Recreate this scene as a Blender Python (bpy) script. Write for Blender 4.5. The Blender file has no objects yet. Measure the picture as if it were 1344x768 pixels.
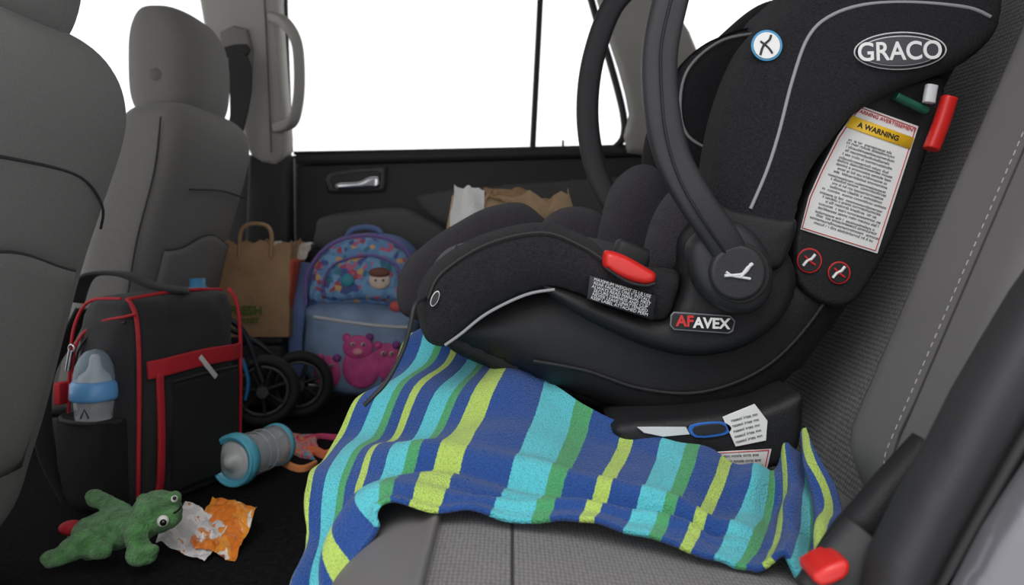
import bpy, bmesh, math, random
import numpy as np
from math import sin, cos, pi, sqrt
from mathutils import Vector, noise, Matrix
from mathutils.geometry import delaunay_2d_cdt
random.seed(4)
F=1000.0; H=0.44; CX=672.0; CY=300.0      # focal length (px), eye height over footwell floor, optical axis
def W(px,py,Y): return Vector(((px-CX)/F*Y, Y, H+(CY-py)/F*Y))
def WP(pts,Y): return [((p[0]-CX)/F*Y, H+(CY-p[1])/F*Y) for p in pts]
col=bpy.context.scene.collection
PARENT=[None]
def link(o):
    col.objects.link(o)
    if PARENT[0] is not None: o.parent=PARENT[0]
    return o
def group(name,loc=(0,0,0),rot=(0,0,0)):
    PARENT[0]=None
    e=bpy.data.objects.new(name,None); e.location=loc; e.rotation_euler=rot
    col.objects.link(e); PARENT[0]=e; return e
def nogroup(): PARENT[0]=None
# ---------------------------------------------------------------- materials
def lin(c): return tuple(((x/255)/12.92 if x/255<=.04045 else ((x/255+.055)/1.055)**2.4) for x in c)
MC={}
def mat(name,rgb,rough=.6,bump=0,scale=300,var=0.0,metal=0,kind='noise',spec=.5,vscale=8,sheen=0,dist=.002,alpha=1,trans=0,coat=0,vs=None,weave=0):
    if name in MC: return MC[name]
    m=bpy.data.materials.new(name); m.use_nodes=True; nt=m.node_tree; N=nt.nodes; L=nt.links
    b=N['Principled BSDF']; c=lin(rgb)
    b.inputs['Base Color'].default_value=(*c,1); b.inputs['Roughness'].default_value=rough
    b.inputs['Metallic'].default_value=metal; b.inputs['Specular IOR Level'].default_value=spec
    b.inputs['Sheen Weight'].default_value=sheen; b.inputs['Alpha'].default_value=alpha
    b.inputs['Transmission Weight'].default_value=trans; b.inputs['Coat Weight'].default_value=coat
    tc=N.new('ShaderNodeTexCoord'); vec=tc.outputs['Object']
    if vs:
        mp=N.new('ShaderNodeMapping'); mp.inputs['Scale'].default_value=vs; L.new(vec,mp.inputs['Vector']); vec=mp.outputs['Vector']
    colout=None
    if var>0:
        n=N.new('ShaderNodeTexNoise'); n.inputs['Scale'].default_value=vscale; n.inputs['Detail'].default_value=5
        L.new(tc.outputs['Object'],n.inputs['Vector'])
        r=N.new('ShaderNodeValToRGB'); r.color_ramp.elements[0].position=.3; r.color_ramp.elements[1].position=.7
        r.color_ramp.elements[0].color=(*[x*(1-var) for x in c],1); r.color_ramp.elements[1].color=(*[min(1,x*(1+var)) for x in c],1)
        L.new(n.outputs['Fac'],r.inputs['Fac']); colout=r.outputs['Color']; L.new(colout,b.inputs['Base Color'])
    if bump>0:
        if kind=='voronoi':
            t=N.new('ShaderNodeTexVoronoi'); t.inputs['Scale'].default_value=scale; t.inputs['Randomness'].default_value=.2; out=t.outputs['Distance']
        else:
            t=N.new('ShaderNodeTexNoise'); t.inputs['Scale'].default_value=scale; t.inputs['Detail'].default_value=4; out=t.outputs['Fac']
        L.new(vec,t.inputs['Vector'])
        bp=N.new('ShaderNodeBump'); bp.inputs['Strength'].default_value=bump; bp.inputs['Distance'].default_value=dist
        bp.invert=(kind=='voronoi')
        L.new(out,bp.inputs['Height']); L.new(bp.outputs['Normal'],b.inputs['Normal'])
        if weave and colout:
            r2=N.new('ShaderNodeValToRGB'); r2.color_ramp.elements[0].position=.15; r2.color_ramp.elements[1].position=.75
            r2.color_ramp.elements[0].color=(1,1,1,1); r2.color_ramp.elements[1].color=(1-weave,1-weave,1-weave,1); L.new(out,r2.inputs[0])
            mx=N.new('ShaderNodeMix'); mx.data_type='RGBA'; mx.blend_type='MULTIPLY'; mx.inputs['Factor'].default_value=1
            L.new(colout,mx.inputs[6]); L.new(r2.outputs[0],mx.inputs[7]); L.new(mx.outputs[2],b.inputs['Base Color'])
    MC[name]=m; return m
FAB=mat('seat_grey_fabric',(117,115,113),.95,.5,600,.12,sheen=.08,vscale=500)
FABWB=mat('seat_woven_backrest',(134,132,133),.95,.8,190,.06,kind='voronoi',sheen=.08,vs=(0,1,1.0),weave=.75,dist=.002)
FABWC=mat('seat_woven_cushion',(126,123,124),.95,.8,300,.06,kind='voronoi',sheen=.08,vs=(1,.6,0),weave=.6,dist=.0015)
LEA=mat('seat_grey_vinyl',(105,102,102),.55,.15,500,.05,spec=.35)
SEAM=mat('seam_dark',(48,46,45),.9)
THREAD=mat('stitch_thread',(165,162,158),.8)
PIL=mat('pillar_trim_plastic',(156,153,148),.7,.1,600,.04)
BLK=mat('black_door_trim',(36,36,38),.6,.2,600,.1)
BLKG=mat('dark_grey_door_insert',(88,86,86),.85,.3,600,.08)
CARPET=mat('black_carpet',(27,26,28),1,.9,900,.5,vscale=120,spec=.1,dist=.004)
SEAL=mat('rubber_seal',(14,14,15),.5)
CHROME=mat('chrome',(200,200,205),.15,metal=1)
PAINT=mat('silver_body_paint',(112,110,116),.3,metal=.4,coat=.5)
SHELL=mat('child_seat_shell_plastic',(27,27,29),.55,.35,700,.2,spec=.35,vscale=15)
HAND=mat('handle_plastic',(40,40,43),.5,.25,800,.12,vscale=20,spec=.4)
CFAB=mat('child_seat_black_fabric',(37,35,38),.95,.9,650,.35,sheen=.06,spec=.15,vscale=420,dist=.003)
CPAD=mat('child_seat_charcoal_pad',(60,57,62),.95,.9,600,.25,sheen=.08,spec=.15,vscale=420,dist=.003)
CPADL=mat('child_seat_grey_mesh_pad',(100,97,102),.95,.8,420,.1,kind='voronoi',weave=.5)
PIPE=mat('grey_piping',(142,140,142),.8)
WHITE=mat('label_white',(222,221,219),.5)
WHITEG=mat('print_white',(200,200,201),.5)
RED=mat('red_plastic',(200,38,34),.35)
REDP=mat('red_print',(196,42,42),.5)
YEL=mat('label_yellow',(236,188,40),.5)
PRT=mat('print_black',(30,30,32),.6)
BPRT=mat('badge_black',(22,22,26),.3)
BLUEP=mat('badge_blue',(60,140,186),.4)
# ---------------------------------------------------------------- geometry helpers
def crc(P,n=8,closed=True):
    P=[Vector(p) for p in P]; N=len(P); out=[]
    rng=range(N) if closed else range(N-1)
    for i in rng:
        if closed: a,b,c,d=P[(i-1)%N],P[i],P[(i+1)%N],P[(i+2)%N]
        else: a,b,c,d=P[max(i-1,0)],P[i],P[i+1],P[min(i+2,N-1)]
        for k in range(n):
            t=k/n
            out.append(.5*((2*b)+(c-a)*t+(2*a-5*b+4*c-d)*t*t+(3*b-a-3*c+d)*t**3))
    if not closed: out.append(P[-1])
    return out
def mesh(name,verts,faces,m,smooth=True,sub=0,bevel=0,solid=0):
    me=bpy.data.meshes.new(name); me.from_pydata([tuple(v) for v in verts],[],faces); me.update()
    bm=bmesh.new(); bm.from_mesh(me); bmesh.ops.recalc_face_normals(bm,faces=bm.faces); bm.to_mesh(me); bm.free()
    for p in me.polygons: p.use_smooth=smooth and len(p.vertices)<5
    me.materials.append(m)
    o=bpy.data.objects.new(name,me); link(o)
    if solid: s=o.modifiers.new('s','SOLIDIFY'); s.thickness=solid; s.offset=0
    if bevel: b=o.modifiers.new('b','BEVEL'); b.width=bevel; b.segments=3; b.limit_method='ANGLE'
    if sub: s=o.modifiers.new('ss','SUBSURF'); s.levels=sub; s.render_levels=sub
    return o
def puffy_flat(name,prof,y0,y1,r,m,smooth_n=8,r2=None,K=6):
    P=crc([(p[0],p[1]) for p in prof],smooth_n) if smooth_n>1 else [Vector(p) for p in prof]
    P=[Vector((p[0],p[1])) for p in P]; n=len(P)
    area=sum(P[i].x*P[(i+1)%n].y-P[(i+1)%n].x*P[i].y for i in range(n))
    sg=1 if area>0 else -1
    nr=[]
    for i in range(n):
        t=(P[(i+1)%n]-P[i-1]); t=t.normalized() if t.length>1e-9 else Vector((1,0))
        nr.append(Vector((-t.y,t.x))*sg)
    r2=r if r2 is None else r2
    rings=[]
    for k in range(K+1):
        a=k/K*pi/2; rings.append((r*(1-sin(a)), y0+r*(1-cos(a))))
    for k in range(K+1):
        a=k/K*pi/2; rings.append((r2*(1-cos(a)), y1-r2*(1-sin(a))))
    V=[];Fc=[]
    for ins,y in rings:
        for i in range(n):
            q=P[i]+nr[i]*ins; V.append((q.x,y,q.y))
    R=len(rings)
    for j in range(R-1):
        for i in range(n):
            a=j*n+i;b=j*n+(i+1)%n; Fc.append((a,b,b+n,a+n))
    Fc.append(tuple(range(n))); Fc.append(tuple(range((R-1)*n,R*n)))
    return mesh(name,V,Fc,m)
def puffy(name,prof,y0,y1,r,m,smooth_n=8,r2=None,K=6,bulge=None,disp=None):
    """side profile (x,z) extruded over y; the near face is a rounded, slightly domed cushion surface"""
    if r<.005: return puffy_flat(name,prof,y0,y1,r,m,smooth_n,r2,K)
    P=crc([(p[0],p[1]) for p in prof],smooth_n) if smooth_n>1 else [Vector(p) for p in prof]
    P=[Vector((p[0],p[1])) for p in P]
    A=np.array([[p.x,p.y] for p in P]); B=np.roll(A,-1,0); L=np.linalg.norm(B-A,axis=1)
    step=max(r/4,.003)
    pts=[]
    for i in range(len(A)):
        k=max(1,int(math.ceil(L[i]/step)))
        for q in range(k): pts.append(A[i]+(B[i]-A[i])*q/k)
    pts=np.array(pts)
    keep=[0]
    for i in range(1,len(pts)):
        if np.linalg.norm(pts[i]-pts[keep[-1]])>step*.45: keep.append(i)
    if np.linalg.norm(pts[keep[-1]]-pts[0])<step*.45: keep.pop()
    pts=pts[keep]; n=len(pts)
    a=pts; b=np.roll(pts,-1,0); ab=b-a; ll=(ab**2).sum(1)
    def dist(q):
        t=np.clip(((q-a)*ab).sum(1)/ll,0,1); d=a+ab*t[:,None]-q
        return float(np.sqrt((d**2).sum(1).min()))
    mn=pts.min(0); mx=pts.max(0); inner=[]
    gs=max(step,sqrt((mx-mn).prod()/4500))
    y=mn[1]; row=0
    while y<mx[1]:
        x=mn[0]+(row%2)*gs*.5
        while x<mx[0]:
            c=((a[:,1]>y)!=(b[:,1]>y))
            xi=a[c,0]+(y-a[c,1])*(b[c,0]-a[c,0])/(b[c,1]-a[c,1])
            if (xi>x).sum()%2==1:
                q=np.array([x,y])
                if dist(q)>gs*.5: inner.append((x,y))
            x+=gs
        y+=gs*.87; row+=1
    allp=[Vector(p) for p in pts]+[Vector(p) for p in inner]
    res=delaunay_2d_cdt(allp,[(i,(i+1)%n) for i in range(n)],[],1,1e-7)
    ov,of,orig=res[0],res[2],res[3]
    bulge=r*.35 if bulge is None else bulge
    D=max(.0001,.35*float(min(mx-mn)))
    V=[];bidx={}
    for i,p in enumerate(ov):
        oi=[k for k in orig[i] if k<n]
        d=0 if oi else dist(np.array([p.x,p.y]))
        yy=y0+(r-sqrt(max(0,r*r-(r-d)**2)) if d<r else 0)
        yy+=bulge*(1-min(1,d/D))**2 if d>0 else bulge
        V.append((p.x,min(yy,y0+r+bulge),p.y))
        for k in oi: bidx[k]=i
    Fc=[]
    for f in of:
        gx=sum(ov[k].x for k in f)/3; gy=sum(ov[k].y for k in f)/3
        c=((a[:,1]>gy)!=(b[:,1]>gy)); xi=a[c,0]+(gy-a[c,1])*(b[c,0]-a[c,0])/(b[c,1]-a[c,1])
        if (xi>gx).sum()%2==1: Fc.append(tuple(f))
    base=[bidx.get(k) for k in range(n)]
    if any(k is None for k in base): return puffy_flat(name,prof,y0,y1,r,m,smooth_n,r2,K)
    nr=np.roll(pts,-1,0)-np.roll(pts,1,0); nr/=np.maximum(1e-9,np.linalg.norm(nr,axis=1))[:,None]
    area=(a[:,0]*b[:,1]-b[:,0]*a[:,1]).sum(); sg=1 if area>0 else -1
    nr=np.stack([-nr[:,1],nr[:,0]],1)*sg
    r2=min(r,.008) if r2 is None else r2
    prev=base
    for k in range(5):
        an=k/4*pi/2; ins=r2*(1-cos(an)); yy=y1-r2*(1-sin(an))
        cur=[]
        for i in range(n):
            q=pts[i]+nr[i]*ins; cur.append(len(V)); V.append((q[0],yy,q[1]))
        for i in range(n):
            Fc.append((prev[i],prev[(i+1)%n],cur[(i+1)%n],cur[i]))
        prev=cur
    Fc.append(tuple(prev))
    return mesh(name,V,Fc,m)
def pp(name,pts,Y0,Y1,r,m,Yref=None,**k): return puffy(name,WP(pts,Yref or (Y0+r)),Y0,Y1,r,m,**k)
def plate(name,pts,Y,m,th=.0015,n=1): return puffy_flat(name,WP(pts,Y),Y-th,Y,th*.3,m,smooth_n=n,K=1)
def circ(cx,cy,rx,ry=None,n=40,rot=0):
    ry=ry or rx
    return [(cx+rx*cos(a)*cos(rot)-ry*sin(a)*sin(rot),cy+rx*cos(a)*sin(rot)+ry*sin(a)*cos(rot)) for a in [2*pi*i/n for i in range(n)]]
def tube(name,pts,r,m,n=6,closed=False,res=3):
    P=crc(pts,n,closed) if n>1 else [Vector(p) for p in pts]
    cu=bpy.data.curves.new(name,'CURVE'); cu.dimensions='3D'; s=cu.splines.new('POLY'); s.points.add(len(P)-1)
    for i,p in enumerate(P): s.points[i].co=(*p,1)
    s.use_cyclic_u=closed; cu.bevel_depth=r; cu.bevel_resolution=res; cu.use_fill_caps=True
    cu.materials.append(m); o=bpy.data.objects.new(name,cu); return link(o)
def tw(name,pts,Y,r,m,**k): return tube(name,[W(p[0],p[1],p[2] if len(p)>2 else Y) for p in pts],r,m,**k)
def sweep(name,path,wd,th,m,ref=Vector((1,0,.3)),n=8,e=3.0,seg=20):
    P=crc(path,n,False); V=[];Fc=[]; N=len(P)
    for i,p in enumerate(P):
        T=(P[min(i+1,N-1)]-P[max(i-1,0)]).normalized(); a=(ref-T*ref.dot(T)).normalized(); b=T.cross(a)
        t=i/(N-1); w=wd(t) if callable(wd) else wd; h=th(t) if callable(th) else th
        for k in range(seg):
            an=2*pi*k/seg; c,s=cos(an),sin(an)
            V.append(p+a*(w*math.copysign(abs(c)**(2/e),c))+b*(h*math.copysign(abs(s)**(2/e),s)))
    for i in range(N-1):
        for k in range(seg):
            a=i*seg+k;b=i*seg+(k+1)%seg; Fc.append((a,b,b+seg,a+seg))
    Fc.append(tuple(range(seg))); Fc.append(tuple(range((N-1)*seg,N*seg)))
    return mesh(name,V,Fc,m)
def stack(name,secs,m,n=48,e=4,k=5,wob=0):
    S=crc([Vector(s) for s in secs],k,False) if k>1 else secs
    V=[];Fc=[]
    for s in S:
        z,cx,cy,hx,hy=s; hx=max(hx,.001); hy=max(hy,.001)
        for i in range(n):
            a=2*pi*i/n; c,q=cos(a),sin(a)
            v=Vector((cx+hx*math.copysign(abs(c)**(2/e),c),cy+hy*math.copysign(abs(q)**(2/e),q),z))
            if wob: v+=Vector((c,q,0))*wob*noise.noise(v*16)+Vector((c,q,0))*wob*.5*noise.noise(v*40)
            V.append(v)
    for j in range(len(S)-1):
        for i in range(n):
            a=j*n+i;b=j*n+(i+1)%n; Fc.append((a,b,b+n,a+n))
    Fc.append(tuple(range(n))); Fc.append(tuple(range((len(S)-1)*n,len(S)*n)))
    return mesh(name,V,Fc,m)
def rbox(name,c,s,bev,m,rot=(0,0,0),sub=0):
    bm=bmesh.new(); bmesh.ops.create_cube(bm,size=1); bmesh.ops.scale(bm,vec=s,verts=bm.verts)
    if bev: bmesh.ops.bevel(bm,geom=bm.edges[:],offset=bev,segments=4,affect='EDGES',profile=.5)
    me=bpy.data.meshes.new(name); bm.to_mesh(me); bm.free()
    for p in me.polygons: p.use_smooth=bev>0
    me.materials.append(m); o=bpy.data.objects.new(name,me); o.location=c; o.rotation_euler=rot; link(o); return o
def ball(name,c,r,m,rot=(0,0,0),seg=32):
    bm=bmesh.new(); bmesh.ops.create_uvsphere(bm,u_segments=seg,v_segments=seg//2,radius=1)
    bmesh.ops.scale(bm,vec=r if hasattr(r,'__len__') else (r,r,r),verts=bm.verts)
    me=bpy.data.meshes.new(name); bm.to_mesh(me); bm.free()
    for p in me.polygons: p.use_smooth=True
    me.materials.append(m); o=bpy.data.objects.new(name,me); o.location=c; o.rotation_euler=rot; return link(o)
def lathe(name,prof,m,loc=(0,0,0),rot=(0,0,0),n=40):
    V=[];Fc=[]
    for r,z in prof:
        for i in range(n):
            a=2*pi*i/n; V.append((max(r,.0002)*cos(a),max(r,.0002)*sin(a),z))
    for j in range(len(prof)-1):
        for i in range(n):
            a=j*n+i;b=j*n+(i+1)%n; Fc.append((a,b,b+n,a+n))
    o=mesh(name,V,Fc,m); o.location=loc; o.rotation_euler=rot; return o
def torus(name,c,R,r,m,rot=(pi/2,0,0),seg=48):
    V=[];Fc=[];k=14
    for i in range(seg):
        a=2*pi*i/seg
        for j in range(k):
            b=2*pi*j/k; V.append(((R+r*cos(b))*cos(a),(R+r*cos(b))*sin(a),r*sin(b)))
    for i in range(seg):
        for j in range(k):
            Fc.append((i*k+j,((i+1)%seg)*k+j,((i+1)%seg)*k+(j+1)%k,i*k+(j+1)%k))
    o=mesh(name,V,Fc,m); o.location=c; o.rotation_euler=rot; return o
def text(name,body,px,py,Y,size,m,tilt=0,ext=.0003,sx=1,bold=0):
    cu=bpy.data.curves.new(name,'FONT'); cu.body=body; cu.size=size; cu.align_x='CENTER'; cu.align_y='CENTER'
    cu.extrude=ext; cu.offset=bold; cu.materials.append(m)
    o=bpy.data.objects.new(name,cu); o.location=W(px,py,Y); o.rotation_euler=(pi/2,tilt,0); o.scale=(sx,1,1); return link(o)
# ================================================================ CAR SHELL
nogroup()
mesh('floor',[(-2,.3,0),(1.3,.3,0),(1.3,2.15,0),(-2,2.15,0),(-2,.3,-.03),(1.3,.3,-.03),(1.3,2.15,-.03),(-2,2.15,-.03)],
     [(0,1,2,3),(4,5,6,7),(0,1,5,4),(1,2,6,5),(2,3,7,6),(3,0,4,7)],CARPET,smooth=False)
mesh('ceiling',[(-1.6,.45,1.14),(1.3,.45,1.14),(1.3,2.15,1.14),(-1.6,2.15,1.14),(-1.6,.45,1.17),(1.3,.45,1.17),(1.3,2.15,1.17),(-1.6,2.15,1.17)],
     [(0,1,2,3),(4,5,6,7),(0,1,5,4),(1,2,6,5),(2,3,7,6),(3,0,4,7)],mat('headliner',(170,167,162),.95,.3,500),smooth=False)
group('door_1')
pp('door_skin',[(384,204),(600,199),(835,192),(900,190),(900,505),(384,505)],2.10,2.16,.012,BLK,smooth_n=1)
tw('door_sill_roll',[(390,210),(500,207),(650,203),(900,196)],2.10,.018,BLK)
tw('belt_line_seal',[(386,201),(600,197),(900,190)],2.093,.005,SEAL)
pp('upper_insert',[(545,262),(575,250),(700,238),(850,228),(900,228),(900,300),(640,306),(600,300),(570,290)],2.085,2.12,.02,BLKG)
pp('armrest',[(414,300),(424,284),(470,276),(530,273),(570,292),(620,306),(880,305),(890,345),(640,348),(560,340),(425,330)],2.03,2.11,.025,BLKG)
pp('armrest_lower',[(410,318),(560,332),(890,330),(890,400),(600,420),(410,400)],2.05,2.11,.03,BLK)
pp('handle_bezel',[(430,226),(500,218),(506,224),(505,246),(496,252),(436,253),(429,247)],2.078,2.10,.008,mat('bezel_grey',(70,70,72),.4),smooth_n=2)
pp('handle_recess',[(437,230),(495,224),(500,230),(498,243),(492,247),(442,248),(436,243)],2.074,2.09,.003,SEAL,smooth_n=2)
pp('handle_lever',[(442,240),(470,238),(484,232),(497,232),(497,246),(480,247),(444,249)],2.055,2.072,.006,CHROME,smooth_n=3)
tw('lock_pin',[(739,196),(739,184)],2.095,.003,SEAL,n=1)
group('window_1')
tw('front_seal',[(372,-160),(373,0),(376,100),(380,200)],2.098,.010,SEAL)
tw('divider_bar',[(716,-160),(709,0),(704,100),(699,196)],2.095,.0085,SEAL)
tw('rear_seal',[(735,-160),(776,0),(803,90),(818,150),(818,180),(805,196)],2.095,.010,SEAL)
gm=bpy.data.materials.new('window_glass'); gm.use_nodes=True; nt=gm.node_tree; nt.nodes.clear()
o_=nt.nodes.new('ShaderNodeOutputMaterial'); t_=nt.nodes.new('ShaderNodeBsdfTransparent'); g_=nt.nodes.new('ShaderNodeBsdfGlossy'); g_.inputs['Roughness'].default_value=.03
x_=nt.nodes.new('ShaderNodeMixShader'); x_.inputs[0].default_value=.03
nt.links.new(t_.outputs[0],x_.inputs[1]); nt.links.new(g_.outputs[0],x_.inputs[2]); nt.links.new(x_.outputs[0],o_.inputs[0])
plate('glass_pane',[(376,-160),(740,-160),(776,0),(818,150),(818,196),(380,200)],2.115,gm,th=.003)
group('door_2')
rbox('front_door_skin',(-1.46,2.13,.31),(1.3,.06,.62),.012,BLK)
rbox('front_door_armrest',(-1.5,2.07,.38),(1.0,.08,.06),.02,BLKG)
tube('front_sill',[(-1.95,2.11,.63),(-.82,2.11,.64)],.015,BLK,n=1)
nogroup()
group('pillar_b_trim')
pp('pillar_body',[(250,-160),(262,0),(276,60),(284,100),(310,140),(330,205),(376,208),(372,100),(366,0),(362,-160)],2.02,2.085,.014,PIL,smooth_n=3)
pp('pillar_lower',[(326,203),(380,203),(382,350),(384,520),(314,520),(320,350)],2.03,2.085,.012,BLK,smooth_n=1)
rbox('pillar_foot_panel',(-.70,2.07,.31),(.16,.03,.62),.01,BLK)
pp('belt_guide_plate',[(288,42),(325,38),(331,92),(316,98),(296,92)],2.005,2.03,.006,mat('guide_grey',(120,115,110),.6),smooth_n=2)
pp('belt_guide_slot',[(294,62),(324,58),(326,72),(298,76)],2.0,2.01,.003,SEAL,smooth_n=2)
pp('shoulder_belt',[(300,78),(325,74),(330,120),(312,200),(300,235),(288,235),(302,150)],1.99,1.997,.002,mat('belt_webbing',(48,47,48),.8,.5,900),smooth_n=3)
tw('pillar_panel_line',[(342,-60),(347,0),(352,100),(356,200)],2.018,.002,mat('pil2',(90,86,82),.7))
sweep('grab_handle',[W(356,22,2.03),W(374,30,1.97),W(389,55,1.955),W(393,95,1.95),W(391,135,1.955),W(383,160,1.97),W(362,168,2.03)],.014,.014,PIL,ref=Vector((1,.3,.1)))
group('pillar_c_trim')
pp('c_pillar_body',[(752,-160),(784,0),(812,90),(826,150),(824,200),(930,200),(925,100),(905,40),(885,0),(850,-160)],2.05,2.09,.02,PIL,smooth_n=2)
group('wall_rear_quarter')
rbox('quarter_panel',(.96,2.13,.33),(.90,.06,.66),.012,BLK)
nogroup()
pp('trim_1',[(1420,300),(1360,385),(1318,455),(1280,520),(1240,600),(1205,660),(1165,740),(1140,860),(1600,860),(1600,300)],.43,.47,.012,BLK,Yref=.44,smooth_n=1)
tw('trim_2',[(1450,420),(1360,555),(1305,650),(1255,740),(1205,840)],.425,.005,SEAL)
pp('trim_3',[(1470,480),(1400,570),(1352,640),(1310,705),(1268,785),(1222,870),(1600,870),(1600,480)],.39,.42,.008,PAINT,Yref=.40,smooth_n=1)
# ================================================================ REAR BENCH
def smst(a,b,x):
    t=max(0,min(1,(x-a)/(b-a))); return t*t*(3-2*t)
def xface(z,Y):
    x=.375+.43*(z-.2)
    x-=.092*smst(.775,.69,Y)
    x+=.10*(max(0,.575-Y)/.075)**2 if Y<.575 else 0
    x+=.012*sin(max(0,min(1,(z-.2)/.5))*pi)*(1-smst(.775,.69,Y))
    if Y<.78: x+=.06*smst(.26,.16,z)
    return x
group('rear_seat')
YS=[.5+.01*i for i in range(30)]+[.8+.03*i for i in range(41)]
ZS=[.10+.02*i for i in range(45)]
V=[];Fc=[]; nz=len(ZS)
for y in YS:
    for z in ZS: V.append((xface(z,y),y,z))
for i in range(len(YS)-1):
    for j in range(nz-1):
        a=i*nz+j; Fc.append((a,a+1,a+nz+1,a+nz))
base=len(V)
for y in YS:
    for z in ZS: V.append((xface(z,1.2)+.16,y,z))
for i in range(len(YS)-1):
    for j in range(nz-1):
        a=base+i*nz+j; Fc.append((a,a+1,a+nz+1,a+nz))
    for j in (0,nz-1):
        a=i*nz+j; Fc.append((a,a+nz,base+a+nz,base+a))
for i in (0,len(YS)-1):
    for j in range(nz-1):
        a=i*nz+j; Fc.append((a,a+1,base+a+1,base+a))
o=mesh('backrest',V,Fc,FABWB)
o.data.materials.append(LEA)
for p in o.data.polygons:
    if p.center.y<.745: p.material_index=1
tube('bolster_seam',[(xface(z,.745)-.001,.745,z) for z in [.2+.05*i for i in range(16)]],.0022,SEAM,n=2)
tube('bolster_ridge_seam',[(xface(z,.615)-.0003,.615,z) for z in [.2+.05*i for i in range(16)]],.0010,SEAM,n=2)
for i in range(75):
    z=.2+i*.0075
    tube('stitch_%d'%i,[(xface(z,.625)-.0008,.625,z),(xface(z+.0042,.625)-.0008,.625,z+.0042)],.0005,THREAD,n=1,res=1)
prof=[(-.10,.02),(-.138,.06),(-.146,.11),(-.138,.160),(-.105,.190),(-.03,.196),(.10,.182),(.22,.168),(.36,.155),(.42,.14),(.44,.06),(.42,.02)]
puffy_flat('cushion',prof,.40,1.98,.045,FABWC,smooth_n=8)
puffy_flat('cushion_front_wrap',[(-.104,.02),(-.142,.06),(-.150,.11),(-.142,.160),(-.112,.1905),(-.075,.199),(-.06,.19),(-.09,.02)],.395,1.985,.043,LEA,smooth_n=8)
def zc(x):
    pts=[(-.15,.10),(-.138,.160),(-.105,.190),(-.03,.196),(.10,.182),(.22,.168),(.36,.155),(.42,.14)]
    if x<=pts[0][0]: return 0
    for a,b in zip(pts,pts[1:]):
        if x<=b[0]: return a[1]+(b[1]-a[1])*(x-a[0])/(b[0]-a[0])
    return .14
tube('cushion_seam',[(-.066,y,.1975) for y in (.45,.6,.8,1.2,1.9)],.0014,SEAM)
tube('cushion_channel',[(.0,y,zc(0.0)-.0002) for y in (.44,.5,.6,.7)],.0018,SEAM)
for i in range(34):
    y=.46+i*.006
    tube('cushion_stitch_%d'%i,[(-.073,y,.1987),(-.073,y+.0035,.1987)],.0004,THREAD,n=1,res=1)
group('seat_belt_buckle')
sweep('buckle_stalk',[W(1235,600,.50),W(1180,660,.50),W(1130,720,.50),W(1100,770,.49)],.022,.013,SHELL,ref=Vector((1,0,.4)))
sweep('buckle_head',[W(1140,710,.49),W(1110,745,.485),W(1078,790,.48)],.019,.014,BLK,ref=Vector((1,0,.4)))
pp('release_button',[(1066,752),(1104,733),(1114,742),(1106,758),(1076,768)],.462,.49,.004,RED,smooth_n=2)
# ================================================================ FRONT SEATS
BTN=mat('bolster_knob',(92,87,82),.6)
def front_seat(rear,cy,hy,hx,hr,e=3.6):
    group('front_seat')
    secs=[]
    for x,z,wy,tx in rear: secs.append((z,x-hx*tx,cy,hx*tx,hy*wy))
    stack('backrest',secs,FAB,e=e,n=72)
    cz,cx,hcy,hhx,hhy,hz=hr
    hs=[(cz-hz,cx,hcy,hhx*.55,hhy*.75),(cz-hz*.93,cx,hcy,hhx*.8,hhy*.88),(cz-hz*.6,cx,hcy,hhx*.97,hhy*.97),(cz,cx,hcy,hhx,hhy),(cz+hz*.5,cx-.003,hcy,hhx*.93,hhy*.97),(cz+hz*.85,cx-.008,hcy,hhx*.72,hhy*.86),(cz+hz*.97,cx-.01,hcy,hhx*.45,hhy*.7),(cz+hz,cx-.01,hcy,hhx*.1,hhy*.3)]
    stack('headrest',hs,FAB,e=2.9)
    for s in (-.055,.055): tube('post_%d'%(s>0),[(cx-.01,hcy+s,cz-hz-.06),(cx-.01,hcy+s,cz-hz+.03)],.006,CHROME,n=1)
    bx=rear[2][0]-hx
    stack('seat_cushion',[(.06,bx-.26,cy,.22,hy*.8),(.09,bx-.26,cy,.26,hy*.95),(.20,bx-.26,cy,.28,hy),(.26,bx-.27,cy,.26,hy*.95),(.275,bx-.27,cy,.2,hy*.8)],FAB,e=5)
    for s in (-.17,.17): rbox('rail_%d'%(s>0),(bx-.22,cy+s,.03),(.5,.04,.06),.005,BLK)
NS=[(-.665,.03,.7,.6),(-.650,.07,.93,.95),(-.635,.13,.98,1),(-.615,.20,.99,1),(-.587,.306,.98,1),(-.563,.39,.97,1),(-.540,.46,.97,1.02),(-.513,.55,1.0,1.08),(-.508,.60,1.0,1.03),(-.517,.645,.94,.9),(-.540,.678,.80,.7),(-.57,.69,.4,.4)]
front_seat(NS,.80,.258,.078,(.80,-.60,.83,.085,.15,.135),e=4.6)
def rearx(z):
    R=[(p[0],p[1]) for p in NS[1:9]]
    for a,b in zip(R,R[1:]):
        if z<=b[1]: return a[0]+(b[0]-a[0])*(z-a[1])/(b[1]-a[1])
    return R[-1][0]
tube('rear_panel_seam',[(rearx(.515)+.0010,.60,.515),(rearx(.513)+.0010,.8,.513),(rearx(.50)+.0005,.93,.503),(rearx(.47)-.001,1.0,.47),(rearx(.44)-.012,1.035,.44)],.0018,SEAM)
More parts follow.
